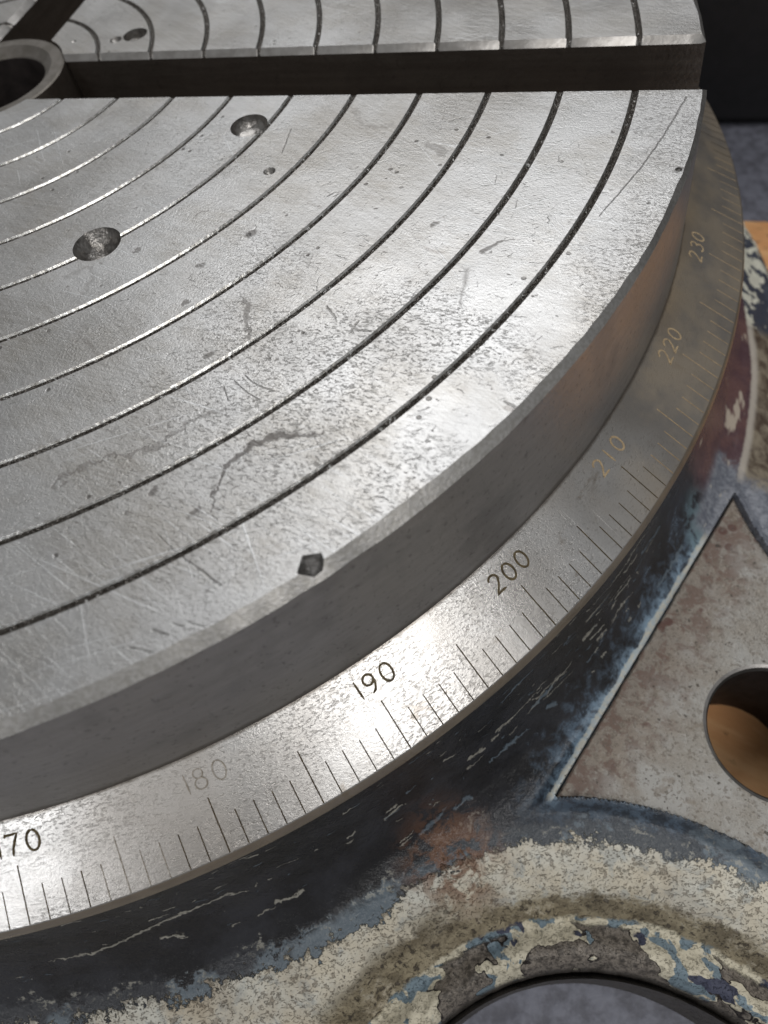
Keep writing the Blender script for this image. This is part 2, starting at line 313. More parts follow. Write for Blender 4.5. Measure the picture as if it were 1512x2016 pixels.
    greyd = s.mix(s.mul(dk, .8), grey, (.03, .03, .035)); greyd = s.mix(s.mul(s.step(s.add(n1, s.mul(s.sub(n3, .5), .3)), .46, .52), .75), greyd, (.045, .045, .05))
    col = s.mix(band, col, greyd)
    rust = s.mul(s.step(s.vm('DISTANCE', s.vm('MULTIPLY', s.wob(6) if hasattr(s, 'wob') else flatP, (1, 1, 0)), (.835, -.868, 0)), .02, .085, 1, 0), s.step(s.add(n2, j), .40, .54))
    cream = s.mix(s.step(n1, .35, .65), (.68, .61, .48), (.70, .68, .60))
    cream = s.mix(s.mul(s.step(n2, .54, .64), .5), cream, (.34, .38, .39))
    cream = s.mix(s.mul(s.step(n(8, 4, .65, off=77), .48, .66), .55), cream, (.36, .28, .19))
    crs = s.mx(s.step(n3, .58, .64), s.step(n(1, 3, .7, 1.2, vec=s.stretch(-20, 170, 290), off=2), .57, .63))
    cream = s.mix(s.mul(crs, .52), cream, (.20, .145, .10))
    cream = s.mix(s.step(n(60, 3, .7, off=44), .70, .73), cream, (.05, .045, .05))
    cin = s.step(s.add(e, s.add(s.mul(jj, .8), s.mul(j3, .6))), .139, .143, 1, 0)
    cleft = s.mul(s.step(s.add(rad, s.add(jj, j3)), 1.201, 1.206), s.step(ang, -.84, -.78, 1, 0))
    cm = s.mul(s.mx(cin, cleft), s.step(s.add(rad, s.add(jj, j3)), 1.198, 1.203))
    cm = s.mul(cm, s.step(ang, -.58, -.50, 1, 0))
    col = s.mix(cm, col, cream)
    spk = s.mul(s.mul(s.step(n3, .52, .56), band), s.sub(1.0, cm))
    col = s.mix(s.mul(s.mul(spk, s.step(n2, .5, .6)), .6), col, (.42, .40, .34))
    col = s.mix(s.mul(rust, .85), col, s.mix(n3, (.13, .06, .035), (.27, .13, .065)))
    # olive grime in the valley
    ol = s.mul(s.step(s.add(e, s.mul(jj, .7)), .092, .078, 0, 1), s.step(s.add(e, 0), .045, .055))
    olc = s.mix(s.step(n2, .35, .65), (.15, .12, .075), (.34, .285, .19)); olc = s.mix(s.step(n3, .57, .64), olc, (.07, .055, .04))
    olm = s.mx(s.mul(ol, s.step(s.add(n1, s.mul(s.sub(n3, .5), .5)), .30, .44, .35, .95)), s.mul(s.mul(s.step(e, .125, .09, 0, 1), s.step(x, .80, .92, 1, 0)), s.step(n1, .38, .5)))
    col = s.mix(s.mul(olm, band), col, olc)
    # lip: big flakes of bare casting, blue and cream left between them
    wv = s.n('TexNoise'); s.put(wv.inputs['Vector'], s.P); wv.inputs['Scale'].default_value = 25; wv.inputs['Detail'].default_value = 4
    LP = s.vm('ADD', s.P, s.vm('SCALE', s.vm('SUBTRACT', wv.outputs['Color'], (.5, .5, .5)), sc=.05))
    q1 = n(13, 3, .5, .2, vec=LP, off=5); q2 = n(24, 3, .5, .2, vec=LP, off=11); q3 = n(19, 2, .5, vec=LP, off=23)
    iron = s.mix(s.step(n3, .35, .65), (.075, .063, .052), (.29, .25, .21)); iron = s.mix(s.step(n4, .58, .66), iron, (.04, .035, .03))
    lb = s.mix(n2, (.12, .17, .21), (.24, .31, .35))
    im_ = s.mul(s.step(q1, .500, .510), s.step(s.add(e, s.mul(j, .3)), .050, .054, 1, 0)); bm_ = s.step(q2, .53, .545)
    lipc = s.mix(s.step(n3, .4, .62), (.68, .62, .48), (.55, .50, .38)); lipc = s.mix(bm_, lipc, lb); lipc = s.mix(s.step(q3, .63, .645), lipc, (.05, .055, .09))
    lipc = s.mix(im_, lipc, iron); lipc = s.mix(s.mul(s.mul(s.step(q1, .494, .502), s.step(q1, .508, .516, 1, 0)), s.step(e, .050, .054, 1, 0)), lipc, (.045, .035, .03))
    lm = s.step(s.add(e, s.mul(j, .35)), .058, .062, 1, 0)
    col = s.mix(lm, col, lipc)
    flake = s.mul(lm, im_)
    col = s.mix(s.step(e, .004, .010, 1, 0), col, s.mix(n2, (.03, .028, .027), (.10, .085, .07)))
    # grey worn fillet and rough brown flange past the pad
    gz = s.mul(s.step(ang, -.34, -.31), s.mul(s.step(s.add(ang, j), -.215, -.195, 1, 0), s.step(rad, 1.150, 1.165)))
    gz = s.mx(gz, s.mul(s.step(ang, -.45, -.40), s.mul(s.step(ang, -.20, -.17, 1, 0), s.step(rad, 1.19, 1.21))))
    gcol = s.mix(s.step(n3, .35, .65), (.13, .14, .17), (.26, .27, .30)); gcol = s.mix(s.step(n2, .64, .68), gcol, (.42, .40, .36))
    col = s.mix(gz, col, gcol)
    fl = s.mul(s.step(s.add(rad, s.mul(j3, .2)), 1.194, 1.199), s.step(s.add(ang, j), -.235, -.20))
    fc = s.mix(s.step(n2, .35, .65), (.075, .05, .033), (.28, .235, .17)); fc = s.mix(s.step(rad, 1.203, 1.213, 1, 0), fc, (.46, .41, .35))
    up = s.mix(s.step(n(22, 4, .6, .3, off=2), .49, .51), (.045, .05, .07), (.62, .60, .50))
    fc = s.mix(s.step(s.add(ang, j), .04, .07), fc, up)
    col = s.mix(fl, col, fc)
    paint = s.mx(s.mx(chm, ch2), cm)
    s.bump(s.add(s.mul(n2, .6), s.add(s.mul(n3, .5), s.mul(n4, .25))), .006, .55)
    s.bump(s.sub(s.sub(s.mul(cm, .9), s.mul(s.mul(crs, cm), .5)), s.mul(flake, 1.2)), .007, .9)
    s.bump(s.mul(s.mx(chm, ch2), -1.0), .002, .8)
    ro = s.step(s.mx(s.mul(cm, .55), s.mx(lm, fl)), 0, 1, .24, .56)
    ro = s.add(ro, s.mul(s.sub(n2, .5), .25))
    return s.done(col, ro, 0.0)
def mat_board():
    s = NG('orange_board'); n = s.noise
    col = s.mix(s.step(n(1, 4, .6, .4, vec=s.stretch(20, 8, 40)), .35, .65), (.76, .37, .15), (.88, .50, .23))
    ck = s.mul(s.step(n(1, 4, .7, 1.0, vec=s.stretch(35, 30, 75)), .60, .64), s.step(n(9, 2), .45, .6))
    col = s.mix(s.mul(ck, .8), col, (.20, .09, .04)); s.bump(s.sub(n(60, 3), ck), .003, .6)
    return s.done(col, .6, 0)
def mat_pad():
    s = NG('rust_spotted_machined_iron'); n = s.noise
    sS = s.vm('DOT_PRODUCT', s.P, (math.cos(PA), math.sin(PA), 0))
    n1 = n(16, 4, .6); n2 = n(48, 5, .7, .4, off=2); n3 = n(190, 3, .7)
    col = s.mix(s.step(n1, .35, .65), (.30, .275, .24), (.40, .385, .36))
    rz = s.step(s.add(sS, s.mul(s.sub(n1, .5), .16)), 1.205, 1.275, 1, 0)
    sp = s.mul(s.step(s.add(n2, s.mul(s.sub(n1, .5), .4)), .47, .56), rz)
    col = s.mix(s.mul(rz, .7), col, (.25, .205, .165))
    col = s.mix(s.mul(sp, .65), col, (.17, .095, .07))
    col = s.mix(s.mul(s.step(n(34, 3, .6, off=7), .60, .68), .5), col, (.20, .16, .12))
    col = s.mix(s.mul(s.mul(s.step(s.vor(42), .22, .30, 1, 0), s.step(n(12, 2, off=15), .50, .58)), s.mul(rz, .8)), col, (.12, .055, .045))
    col = s.mix(s.mul(s.step(n3, .54, .63), .6), col, (.15, .125, .10))
    col = s.mix(s.mul(s.step(n(150, 3, .7, off=19), .56, .64), .2), col, (.52, .51, .48))
    col = s.mix(s.mul(s.step(n(90, 3, .6, off=9), .66, .70), .8), col, (.07, .06, .05))
    s.bump(s.add(n2, s.mul(n3, .6)), .003, .6)
    return s.done(col, s.add(s.step(n1, .3, .7, .46, .56), s.mul(sp, .2)), s.step(sp, 0, 1, .75, .1))
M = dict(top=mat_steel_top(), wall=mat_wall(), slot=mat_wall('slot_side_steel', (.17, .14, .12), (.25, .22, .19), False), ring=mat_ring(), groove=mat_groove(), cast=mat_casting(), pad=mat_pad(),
    hole=mat_plain('drilled_hole_steel', (.13, .12, .11), (.40, .38, .36), .33, .95, 38, .005, .7),
    dent=mat_plain('dark_dent_steel', (.07, .065, .06), (.26, .25, .24), .5, .8, 120, .006, .8),
    chamfer=mat_plain('worn_bright_edge', (.42, .40, .37), (.54, .52, .50), .37, .94, 260, .0007, .5),
    flank=mat_plain('glint_groove_flank', (.42, .40, .37), (.78, .77, .75), .27, .97, 160, .0012, .6),  # inner flank coloured pale, putting the glint along the groove into the metal
    slotch=mat_plain('ground_slot_edge', (.34, .32, .30), (.44, .42, .40), .33, .93, 60, .0008, .5),
    bush=mat_plain('dull_bush_steel', (.15, .135, .115), (.21, .19, .17), .5, .8, 40, .001, .4),
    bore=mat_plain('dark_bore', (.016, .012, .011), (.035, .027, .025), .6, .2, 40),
    ink=mat_plain('dirt_in_engraving', (.07, .05, .025), (.16, .12, .06), .6, .3, 200),
    tan=mat_plain('rust_in_engraving', (.34, .25, .15), (.48, .36, .21), .6, 0, 200),
    faint=mat_plain('worn_engraving', (.25, .22, .18), (.36, .33, .29), .45, .8, 200),
    board=mat_board(),
    bench=mat_plain('grey_painted_bench', (.15, .15, .18), (.27, .275, .33), .5, 0, 38, .003, .5),
    black=mat_plain('black_plastic', (.008, .008, .009), (.012, .011, .013), .6, 0, 50))

# ------------------------------------------------------------------ mesh helpers
def link(name, verts, faces, mats, parent=None, midx=None, smooth=28):
    me = bpy.data.meshes.new(name); me.from_pydata([(a * K, b * K, c * K) for a, b, c in verts], [], faces)
    for mm in (mats if isinstance(mats, list) else [mats]): me.materials.append(mm)
    if midx: me.polygons.foreach_set('material_index', midx)
    o = bpy.data.objects.new(name, me); COL.objects.link(o)
    if parent: o.parent = parent
    finish(me, smooth); return o
def finish(me, smooth=28):
    me.update()
    me.polygons.foreach_set('use_smooth', [True] * len(me.polygons)); me.set_sharp_from_angle(angle=R(smooth))
def empty(name, label, cat, group=None):
    o = bpy.data.objects.new(name, None); o.empty_display_size = .05; COL.objects.link(o); o['label'] = label; o['category'] = cat
    if group: o['group'] = group
    return o
def lathe(profile, n=256, a0=0, a1=360, closed=True):
    V = []; F = []; cols = n if closed else n + 1
    for k in range(cols):
        t = R(a0 + (a1 - a0) * k / n)
        for r, z in profile: V.append((r * math.cos(t), r * math.sin(t), z))
    m_ = len(profile)
    for k in range(n):
        k2 = (k + 1) % cols
        for i in range(m_ - 1): F.append((k * m_ + i, k * m_ + i + 1, k2 * m_ + i + 1, k2 * m_ + i))
    return V, F

# ================================================================== ROTARY TABLE
table = empty('rotary_table', 'old steel rotary table with slotted round plate, degree scale and chipped painted iron base', 'rotary table')

# ---- plate: four slotted sectors, each a closed solid with real grooves, then drilled
SW, CH = .0522, .0072
G0, DG, GW = .92765, .083967, .0041
groove_r = [G0 - i * DG for i in range(10)]
def edge_r(t):     # worn rim
    return .0016 * noise.noise(Vector((math.cos(t) * 9, math.sin(t) * 9, 1))) + .0010 * noise.noise(Vector((math.cos(t) * 45, math.sin(t) * 45, 2)))
RB = .1167
def sector(q, ncol):
    rows = []                                  # (r, z, material of the strip that starts here)
    rows.append((RB + .001, 0, 0))
    for r in sorted(groove_r):
        if r - GW < RB + .004: continue
        rows += [(r - GW, 0, 9), (r - GW * .58, -.0018, 1), (r - GW * .05, -.0046, 1), (r + GW * .55, -.0046, 1), (r + GW, 0, 0)]
    rows += [(.985, 0, 0), (1.0, 0, 2), (1.0100, -.0105, 3), (1.0222, -.1740, 4), (RB + .001, -.1740, 4)]
    V = []; F = []; MI = []
    def ring_pts(r, z, kind):
        out = []; off = SW + (CH if z > -CH * .5 else 0)
        # steps: slot wall foot, chamfer, land, ..., chamfer, wall foot
        a = math.asin(min(.9999, off / r))
        for k in range(ncol + 1):
            f = k / ncol; t = a + (math.pi / 2 - 2 * a) * f
            rr = r
            if kind == 'edge': rr = r + edge_r(t + q * math.pi / 2) - .0012
            if kind == 'edge2':
                fw = 1.0 - .5 * max(0, min(1, (t - .9) / .5)) if q == 3 else .55 if q == 0 else .8; fw *= .88
                rr = 1 + .0100 * fw + .6 * edge_r(3 + t + q * math.pi / 2); z = -.0105 * fw
            out.append((rr * math.cos(t), rr * math.sin(t), z))
        return out
    nr = len(rows)
    for i, (r, z, mm) in enumerate(rows):
        kind = 'edge' if i == nr - 4 else 'edge2' if i == nr - 3 else ''
        V += ring_pts(r, z, kind)
    c = ncol + 1
    for i in range(nr - 1):
        for k in range(ncol):
            F.append((i * c + k, (i + 1) * c + k, (i + 1) * c + k + 1, i * c + k + 1)); MI.append(rows[i][2])
    # closing the inner face
    for k in range(ncol):
        F.append(((nr - 1) * c + k, k, k + 1, (nr - 1) * c + k + 1)); MI.append(4)
    # slot sides: chamfer vertices then wall; built as a fan of strips between top outline and base line
    for side in (0, ncol):
        top = [i * c + side for i in range(nr - 3)]      # up to r = 1.0 at z = 0
        e2, e3, b0 = (nr - 3) * c + side, (nr - 2) * c + side, (nr - 1) * c + side
        ch = []
        for i in top:
            x, y, z = V[i]; r = math.hypot(x, y)
            rr = r; yy = SW; xx = math.sqrt(rr * rr - yy * yy)
            zc = -CH if z > -.001 else min(-CH, z - .0005)
            p = (xx, yy, zc) if side == 0 else (yy, xx, zc)
            V.append(p); ch.append(len(V) - 1)
        bt = []
        for i in top[:-1]:
            x, y, z = V[ch[top.index(i)]]
            V.append((x, y, -.174)); bt.append(len(V) - 1)
        bt[0] = b0
        flip = side != 0
        def quad(*f):
            F.append(tuple(reversed(f)) if flip else f)
        for a in range(len(top) - 1):
            quad(top[a], ch[a], ch[a + 1], top[a + 1]); MI.append(5)
            if a < len(bt) - 1:
                quad(ch[a], bt[a], bt[a + 1], ch[a + 1]); MI.append(6)
        quad(top[-1], ch[-1], e2); MI.append(5)
        quad(ch[-2], bt[-1], e3, e2, ch[-1]); MI.append(6)
        # inner corner and bottom
        quad(top[0], b0, ch[0]) ; MI.append(6)
        # bottom strip closing (row nr-2 .. nr-1 side edge to bt chain)
        F.append(tuple((bt + [e3]) if flip else reversed(bt + [e3]))); MI.append(4)
    # turn into its quadrant
    a = q * math.pi / 2; ca, sa = round(math.cos(a)), round(math.sin(a))
    V = [(x * ca - y * sa, x * sa + y * ca, z) for x, y, z in V]
    return V, F, MI
def cone_cut(x, y, r, depth, rb, seg=40, top=.01, prof=None):
    if .010 < r < .014: seg = 5
    bm = bmesh.new(); zs = prof or [(r, 0), (rb, -depth)]
    rings = []
    zs = [(zs[0][0] + (zs[0][0] - zs[1][0]) / max(1e-6, zs[0][1] - zs[1][1]) * top, top)] + zs[1:]
    for rr, z in zs: rings.append([bm.verts.new(((x + rr * math.cos(2 * math.pi * k / seg)) * K, (y + rr * math.sin(2 * math.pi * k / seg)) * K, z * K)) for k in range(seg)])
    for a, b in zip(rings, rings[1:]):
        for k in range(seg): bm.faces.new((a[k], b[k], b[(k + 1) % seg], a[(k + 1) % seg]))
    bm.faces.new(rings[0]); bm.faces.new(list(reversed(rings[-1])))
    bmesh.ops.recalc_face_normals(bm, faces=bm.faces)
    return bm
cuts = {3: [(.3567, -.3506, .0285, .018, .004, None, 7, 'drilled_hole', [(.0285, 0), (.0225, -.011), (.013, -.0205), (.004, -.0235)]),
            (.4673, -.1243, .0235, .022, .0215, None, 7, 'drilled_hole', [(.0241, 0), (.0219, -.0113), (.0155, -.0149), (.0043, -.0163)]),
            (.524, -.2154, .0075, .005, .001, None, 7, 'dimple', None),
            (.7135, -.6990, .0130, .0110, .0012, None, 8, 'dent', None),
            (.5352, -.3262, .003, .002, .001, None, 8, 'dent', None),
            (.9735, -.2040, .0035, .003, .001, None, 8, 'dent', None)],
        0: [(.203, .1088, .019, .02, .018, None, 7, 'drilled_hole', [(.019, 0), (.0175, -.010), (.01, -.013), (.003, -.0135)]),
            (.1757, .096, .0095, .008, .002, None, 7, 'dimple', None), (.1029, .0946, .004, .002, .001, None, 7, 'dimple', None)], 1: [], 2: []}
NAMES = {1: 'ring_groove', 2: 'rim_chamfer', 5: 'slot_chamfer', 6: 'slot_side', 3: 'rim_wall'}
for q in range(4):
    V, F, MI = sector(q, {3: 420, 0: 240}.get(q, 90))
    me = bpy.data.meshes.new('sector'); me.from_pydata([(a * K, b * K, c * K) for a, b, c in V], [], F)
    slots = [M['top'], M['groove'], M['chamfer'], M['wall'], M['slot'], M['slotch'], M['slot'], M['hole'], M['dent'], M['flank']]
    for mm in slots: me.materials.append(mm)
    me.polygons.foreach_set('material_index', MI)
    bm = bmesh.new(); bm.from_mesh(me); bmesh.ops.remove_doubles(bm, verts=bm.verts, dist=1e-7); bmesh.ops.recalc_face_normals(bm, faces=bm.faces)
    bad = [e for e in bm.edges if not e.is_manifold]
    if bad: print('sector', q, 'open edges', len(bad))
    bm.to_mesh(me); bm.free()
    o = bpy.data.objects.new('sector', me); COL.objects.link(o)
    cutters = []
    for (x, y, r, dp, rb, _, mi, nm, prof) in cuts[q]:
        cb = cone_cut(x, y, r, dp, rb, prof=prof)
        for f in cb.faces: f.material_index = mi
        cm_ = bpy.data.meshes.new('cut')
        for mm in slots: cm_.materials.append(mm)
        cb.to_mesh(cm_); cb.free()
        co = bpy.data.objects.new('cut', cm_); COL.objects.link(co); cutters.append(co)
        md = o.modifiers.new('b', 'BOOLEAN'); md.operation = 'DIFFERENCE'; md.solver = 'EXACT'; md.object = co
    if cutters:
        dg = bpy.context.evaluated_depsgraph_get(); new = bpy.data.meshes.new_from_object(o.evaluated_get(dg)); o.modifiers.clear(); o.data = new
        for co in cutters: bpy.data.objects.remove(co)
        me = new
    # split into named parts: one mesh for the body of the sector, one per groove, chamfer, wall, hole
    bm = bmesh.new(); bm.from_mesh(me); bm.faces.ensure_lookup_table()
    def island_key(f):
        c = f.calc_center_median() / K; mi = f.material_index
        if mi in (1, 9):
            r = math.hypot(c.x, c.y); return (1, min(range(len(groove_r)), key=lambda i: abs(groove_r[i] - r)))
        if mi in (7, 8):
            i = min(range(len(cuts[q])), key=lambda i: math.hypot(cuts[q][i][0] - c.x, cuts[q][i][1] - c.y)); return (mi, i)
        if mi in (5, 6): return (mi, abs(c.y) > abs(c.x))
        if mi in (2, 3): return (mi, 0)
        return (0, 0)
    groups = {}
    for f in bm.faces: groups.setdefault(island_key(f), []).append(f)
    body = None
    for key in sorted(groups):
        fs = groups[key]; vm_ = {}; vs = []; ff = []; mi_ = []
        for f in fs:
            idx = []
            for v in f.verts:
                if v.index not in vm_: vm_[v.index] = len(vs); vs.append(tuple(v.co / K))
                idx.append(vm_[v.index])
            ff.append(idx); mi_.append(f.material_index)
        if key[0] == 0:
            body = link('plate_quadrant', vs, ff, slots, table, mi_, 20); 
        elif key[0] in (7, 8):
            link(cuts[q][key[1]][7], vs, ff, slots[key[0]], body, None, 50)
        else:
            link(NAMES[key[0]], vs, ff, slots if key[0] == 1 else slots[key[0]], body, mi_ if key[0] == 1 else None, 25 if key[0] == 1 else 30)
    bm.free(); bpy.data.objects.remove(o)
# slot floor and centre bush
V, F = lathe([(.125, -.119), (1.0165, -.119), (1.0210, -.1725)], 200)
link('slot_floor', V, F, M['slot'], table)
V, F = lathe([(RB, -.12), (RB, -.005), (.1145, -.0032), (.098, -.0032), (.0955, -.005), (.0835, -.012), (.082, -.014)], 160)
bush = link('centre_bush', V, F, [M['bush'], M['slot']], table, [1 if i % 6 == 0 else 0 for i in range(len(F))], 20)
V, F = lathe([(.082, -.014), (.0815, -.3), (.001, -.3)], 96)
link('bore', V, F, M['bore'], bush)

# ---- degree ring with engraved marks
A190 = -0.78266; RJ, ZJ, RO, ZO, RL, RS = 1.0222, -.1735, 1.1092, -.21773, 1.0608, 1.0789
SL = (ZO - ZJ) / (RO - RJ)
zc = lambda r: ZJ + (r - RJ) * SL
th = lambda d: A190 + R(d - 190)
ring_V, ring_F = [], []
def rv(r, t, z=None):
    ring_V.append((r * math.cos(t), r * math.sin(t), zc(r) if z is None else z)); return len(ring_V) - 1
LO, HI = 150, 262
WT = .00062
marks = []
def strip(cols, r0, r1):
    for a, b in zip(cols, cols[1:]):
        ring_F.append((rv(r0, a), rv(r1, a), rv(r1, b), rv(r0, b)))
for d in range(LO, HI):
    h = WT / 1.09 * (1.0 if d % 5 else 1.15); rin = RS if d % 5 else RL
    jit = random.uniform(-.0006, .0006)
    t0 = th(d); rin += jit
    strip([t0 - h, t0 + h], RJ, rin)
    nxt = th(d + 1) - WT / 1.09 * (1.0 if (d + 1) % 5 else 1.15)
    cc = [t0 + h, t0 + h + (nxt - t0 - h) * .5, nxt]
    strip(cc, RJ, 1.06); strip(cc, 1.06, RO)
    marks.append((d, t0, h, rin))
N = 124
rest = [th(HI) - WT / 1.09 + (2 * math.pi - R(HI - LO) - 0) * k / N for k in range(N + 1)]
rest[-1] = th(LO) + 2 * math.pi - WT / 1.09 * 1.15
strip(rest, RJ, RO)
ringo = link('degree_ring', ring_V, ring_F, M['ring'], table, None, 20)
bmr = bmesh.new(); bmr.from_mesh(ringo.data); bmesh.ops.remove_doubles(bmr, verts=bmr.verts, dist=2e-7); 
for f in bmr.faces:
    f.normal_update()
    if f.normal.z < 0: f.normal_flip()
bmr.to_mesh(ringo.data); bmr.free()
def cone_normals(me):
    me.polygons.foreach_set('use_smooth', [True] * len(me.polygons)); up = 1 / math.hypot(1, SL)
    me.normals_split_custom_set_from_vertices([(-SL * up * v.co.x / math.hypot(v.co.x, v.co.y), -SL * up * v.co.y / math.hypot(v.co.x, v.co.y), up) for v in me.vertices])
cone_normals(ringo.data)
for d, t0, h, rin in marks:
    if not 166 <= d <= 242: continue
    dp = .0010; V = []
    fade = 174 <= d <= 177
    if fade: dp = .0003
    for r in (rin, rin + .0015, RO):
        for a, z in ((-h, 0), (0, -dp if r > rin else 0), (h, 0)):
            V.append((r * math.cos(t0 + a), r * math.sin(t0 + a), zc(r) + z))
    F = [(0, 3, 4, 1), (1, 4, 5, 2), (3, 6, 7, 4), (4, 7, 8, 5)]
    link('degree_mark', V, F, M['faint'] if fade or d == 172 else (M['tan'] if d > 211 else M['ink']), ringo)
V, F = lathe([(RO, ZO), (1.1115, ZO - .0022), (1.1150, ZO - .0125), (1.1148, ZO - .0160), (1.112, ZO - .0185), (1.094, ZO - .0190)], 720)
link('ring_rim', V, F, M['ring'], ringo, None, 40)
# engraved numerals: burred strokes with a sunken dark bed
def arc(cx, cy, rx, ry, a0, a1, n=14):
    return [(cx + rx * math.cos(R(a0 + (a1 - a0) * i / n)), cy + ry * math.sin(R(a0 + (a1 - a0) * i / n))) for i in range(n + 1)]
GL = {'0': [arc(0, .5, .30, .47, 90, 450, 24)],
      '1': [[(-.02, 1.0), (0.0, .5), (.02, 0)]],
      '2': [arc(0, .73, .27, .25, 170, -20, 12) + [(.12, .40), (-.12, .16), (-.30, 0), (.0, .03), (.32, 0)]],
      '3': [arc(0, .75, .26, .23, 150, -80, 12), arc(0, .27, .30, .27, 85, -150, 14)],
      '7': [[(-.30, .88), (-.28, 1.0), (0, .98), (.30, 1.0), (.12, .62), (.0, .3), (-.04, 0)]],
      '8': [arc(0, .76, .23, .22, 90, 450, 20), arc(0, .28, .29, .27, 90, 450, 22)],
      '9': [arc(0, .70, .27, .27, 0, 360, 22) + [(.27, .70), (.24, .38), (.10, .12), (-.12, .0)]]}
HN = .0200; RC = 1.0437
def glyph(ch, tc, mat, lw):
    V = []; F = []
    ring_parts = [(-1.0, -.2), (-.55, .55), (0, -.05), (.55, .55), (1.0, -.2)]
    ct = math.cos(math.atan(-SL))
    for st in GL[ch]:
        pts = []
        for i in range(len(st) - 1):
            for f in (0, .5): pts.append((st[i][0] + (st[i + 1][0] - st[i][0]) * f, st[i][1] + (st[i + 1][1] - st[i][1]) * f))
        pts.append(st[-1]); n_ = len(pts); base = len(V)
        for i, (px, py) in enumerate(pts):
            a = pts[max(0, i - 1)]; b = pts[min(n_ - 1, i + 1)]; dx, dy = b[0] - a[0], b[1] - a[1]; L = math.hypot(dx, dy) or 1
            wloc = lw * (1 + .25 * noise.noise(Vector((px * 3, py * 3, ord(ch) + tc * 9)))) * (.45 if i in (0, n_ - 1) and st[0] != st[-1] else 1)
            for o_, hz in ((-1, 0), (0, 0), (1, 0)):
                x = px * HN - dy / L * wloc * o_; yv = (py - .5) * HN + dx / L * wloc * o_
                r = RC - yv * ct; t = tc + x / r
                V.append((r * math.cos(t), r * math.sin(t), zc(r) + .00018 + (0 if o_ else -.0001)))
        for i in range(n_ - 1):
            for k in range(2): F.append((base + i * 3 + k, base + i * 3 + k + 1, base + (i + 1) * 3 + k + 1, base + (i + 1) * 3 + k))
    link('numeral', V, F, mat, ringo)
for num in (170, 180, 190, 200, 210, 220, 230):
    offs = (-.74, -.02, 1.06) if num < 200 else (-1.06, 0.0, 1.06)
    mt = M['faint'] if num == 180 else M['tan'] if num > 200 else M['ink']
    for ch, of in zip(str(num), offs): glyph(ch, th(num + of), mt, .00125 if num != 180 else .0008)

# ---- painted base casting: one sheet in polar rows, shaped by a height function
nx, ny = math.cos(PA), math.sin(PA)
CA = R(-24.8); hx, hy = math.cos(CA), math.sin(CA); S0 = 1.180
def sm(x, a, b): x = min(1, max(0, (x - a) / (b - a))); return x * x * (3 - 2 * x)
def mirror(p):
    d = p[0] * -ny + p[1] * nx; return (p[0] + 2 * d * ny, p[1] - 2 * d * nx)
C2 = mirror(C1); PC1 = (1.038, -1.173); PC2 = mirror(PC1); PR = .414; RLIP = .302
def prof(r):
    pts = [(1.088, -.2375), (1.100, -.2385), (1.1045, -.252), (1.110, -.30), (1.122, -.355), (1.138, -.395), (1.158, -.425), (1.180, -.444), (1.21, -.462), (1.3, -.53), (3, -1.4)]
    for (a, za), (b, zb) in zip(pts, pts[1:]):
        if r <= b: return za + (zb - za) * (r - a) / (b - a)
    return -1
def edist(x, y):
    r = math.hypot(x, y); s_ = x * nx + y * ny; t_ = abs(-x * ny + y * nx)
    e = min(math.hypot(x - C1[0], y - C1[1]) - RLIP, math.hypot(x - C2[0], y - C2[1]) - RLIP)
    FR = 1.36 - .065 * sm(math.atan2(y, x), -.35, -.1)
    return min(e, max(FR - r, min(1.62 - s_, .46 - t_)))
def height(x, y):
    r = math.hypot(x, y); e = edist(x, y); s_ = x * hx + y * hy; t_ = -x * hy + y * hx
    dp = min(math.hypot(x - PC1[0], y - PC1[1]) - PR, math.hypot(x - PC2[0], y - PC2[1]) - PR)
    a = prof(r)
    q_ = min(1, max(0, (e - .056) / .105)); b = -.530 + .068 * (1 - (1 - q_) ** 2.1)
    b += .027 * math.exp(-((e - .026) / .020) ** 2)                # raised lip
    if e < .016: b -= .03 * (1 - math.sqrt(max(0, 1 - ((.016 - max(e, 0)) / .016) ** 2)))
    k = .012; hh = max(k - abs(a - b), 0) / k; z = max(a, b) + hh * hh * k * .25
    rough = .5 + .5 * sm(e, .12, .05)
    z += .0030 * rough * noise.fractal(Vector((x * 22, y * 22, 4)), .8, 2.0, 4) * sm(r, 1.12, 1.2)
    z -= .006 * sm(dp, -.03, -.004)
    if e < .07: z += .0028 * noise.fractal(Vector((x * 70, y * 70, 9)), .7, 2.0, 3)
    if r > 1.12: z -= .004 * sm(noise.noise(Vector((x * 30, y * 30, 7))), .25, .4) * sm(e, .08, .05)
    if dp > -.02 and s_ > 1.12:
        ridge = sm(s_, 1.158, 1.176) * sm(dp, -.02, .0)
        z = max(z, -.449) * ridge + z * (1 - ridge)
        if s_ > S0 - .001 and dp > .002: z = min(z, -.480)
    return z
def drop(s_): return s_
rows_r = [1.088, 1.094, 1.100, 1.1015, 1.103, 1.1045, 1.106, 1.108, 1.110, 1.1125, 1.115, 1.118, 1.121]
while rows_r[-1] < 1.70: rows_r.append(rows_r[-1] + (.0028 if rows_r[-1] < 1.40 else .006))
A0, A1, NA = -92, 60, 900
V = []; grid = {}; F = []
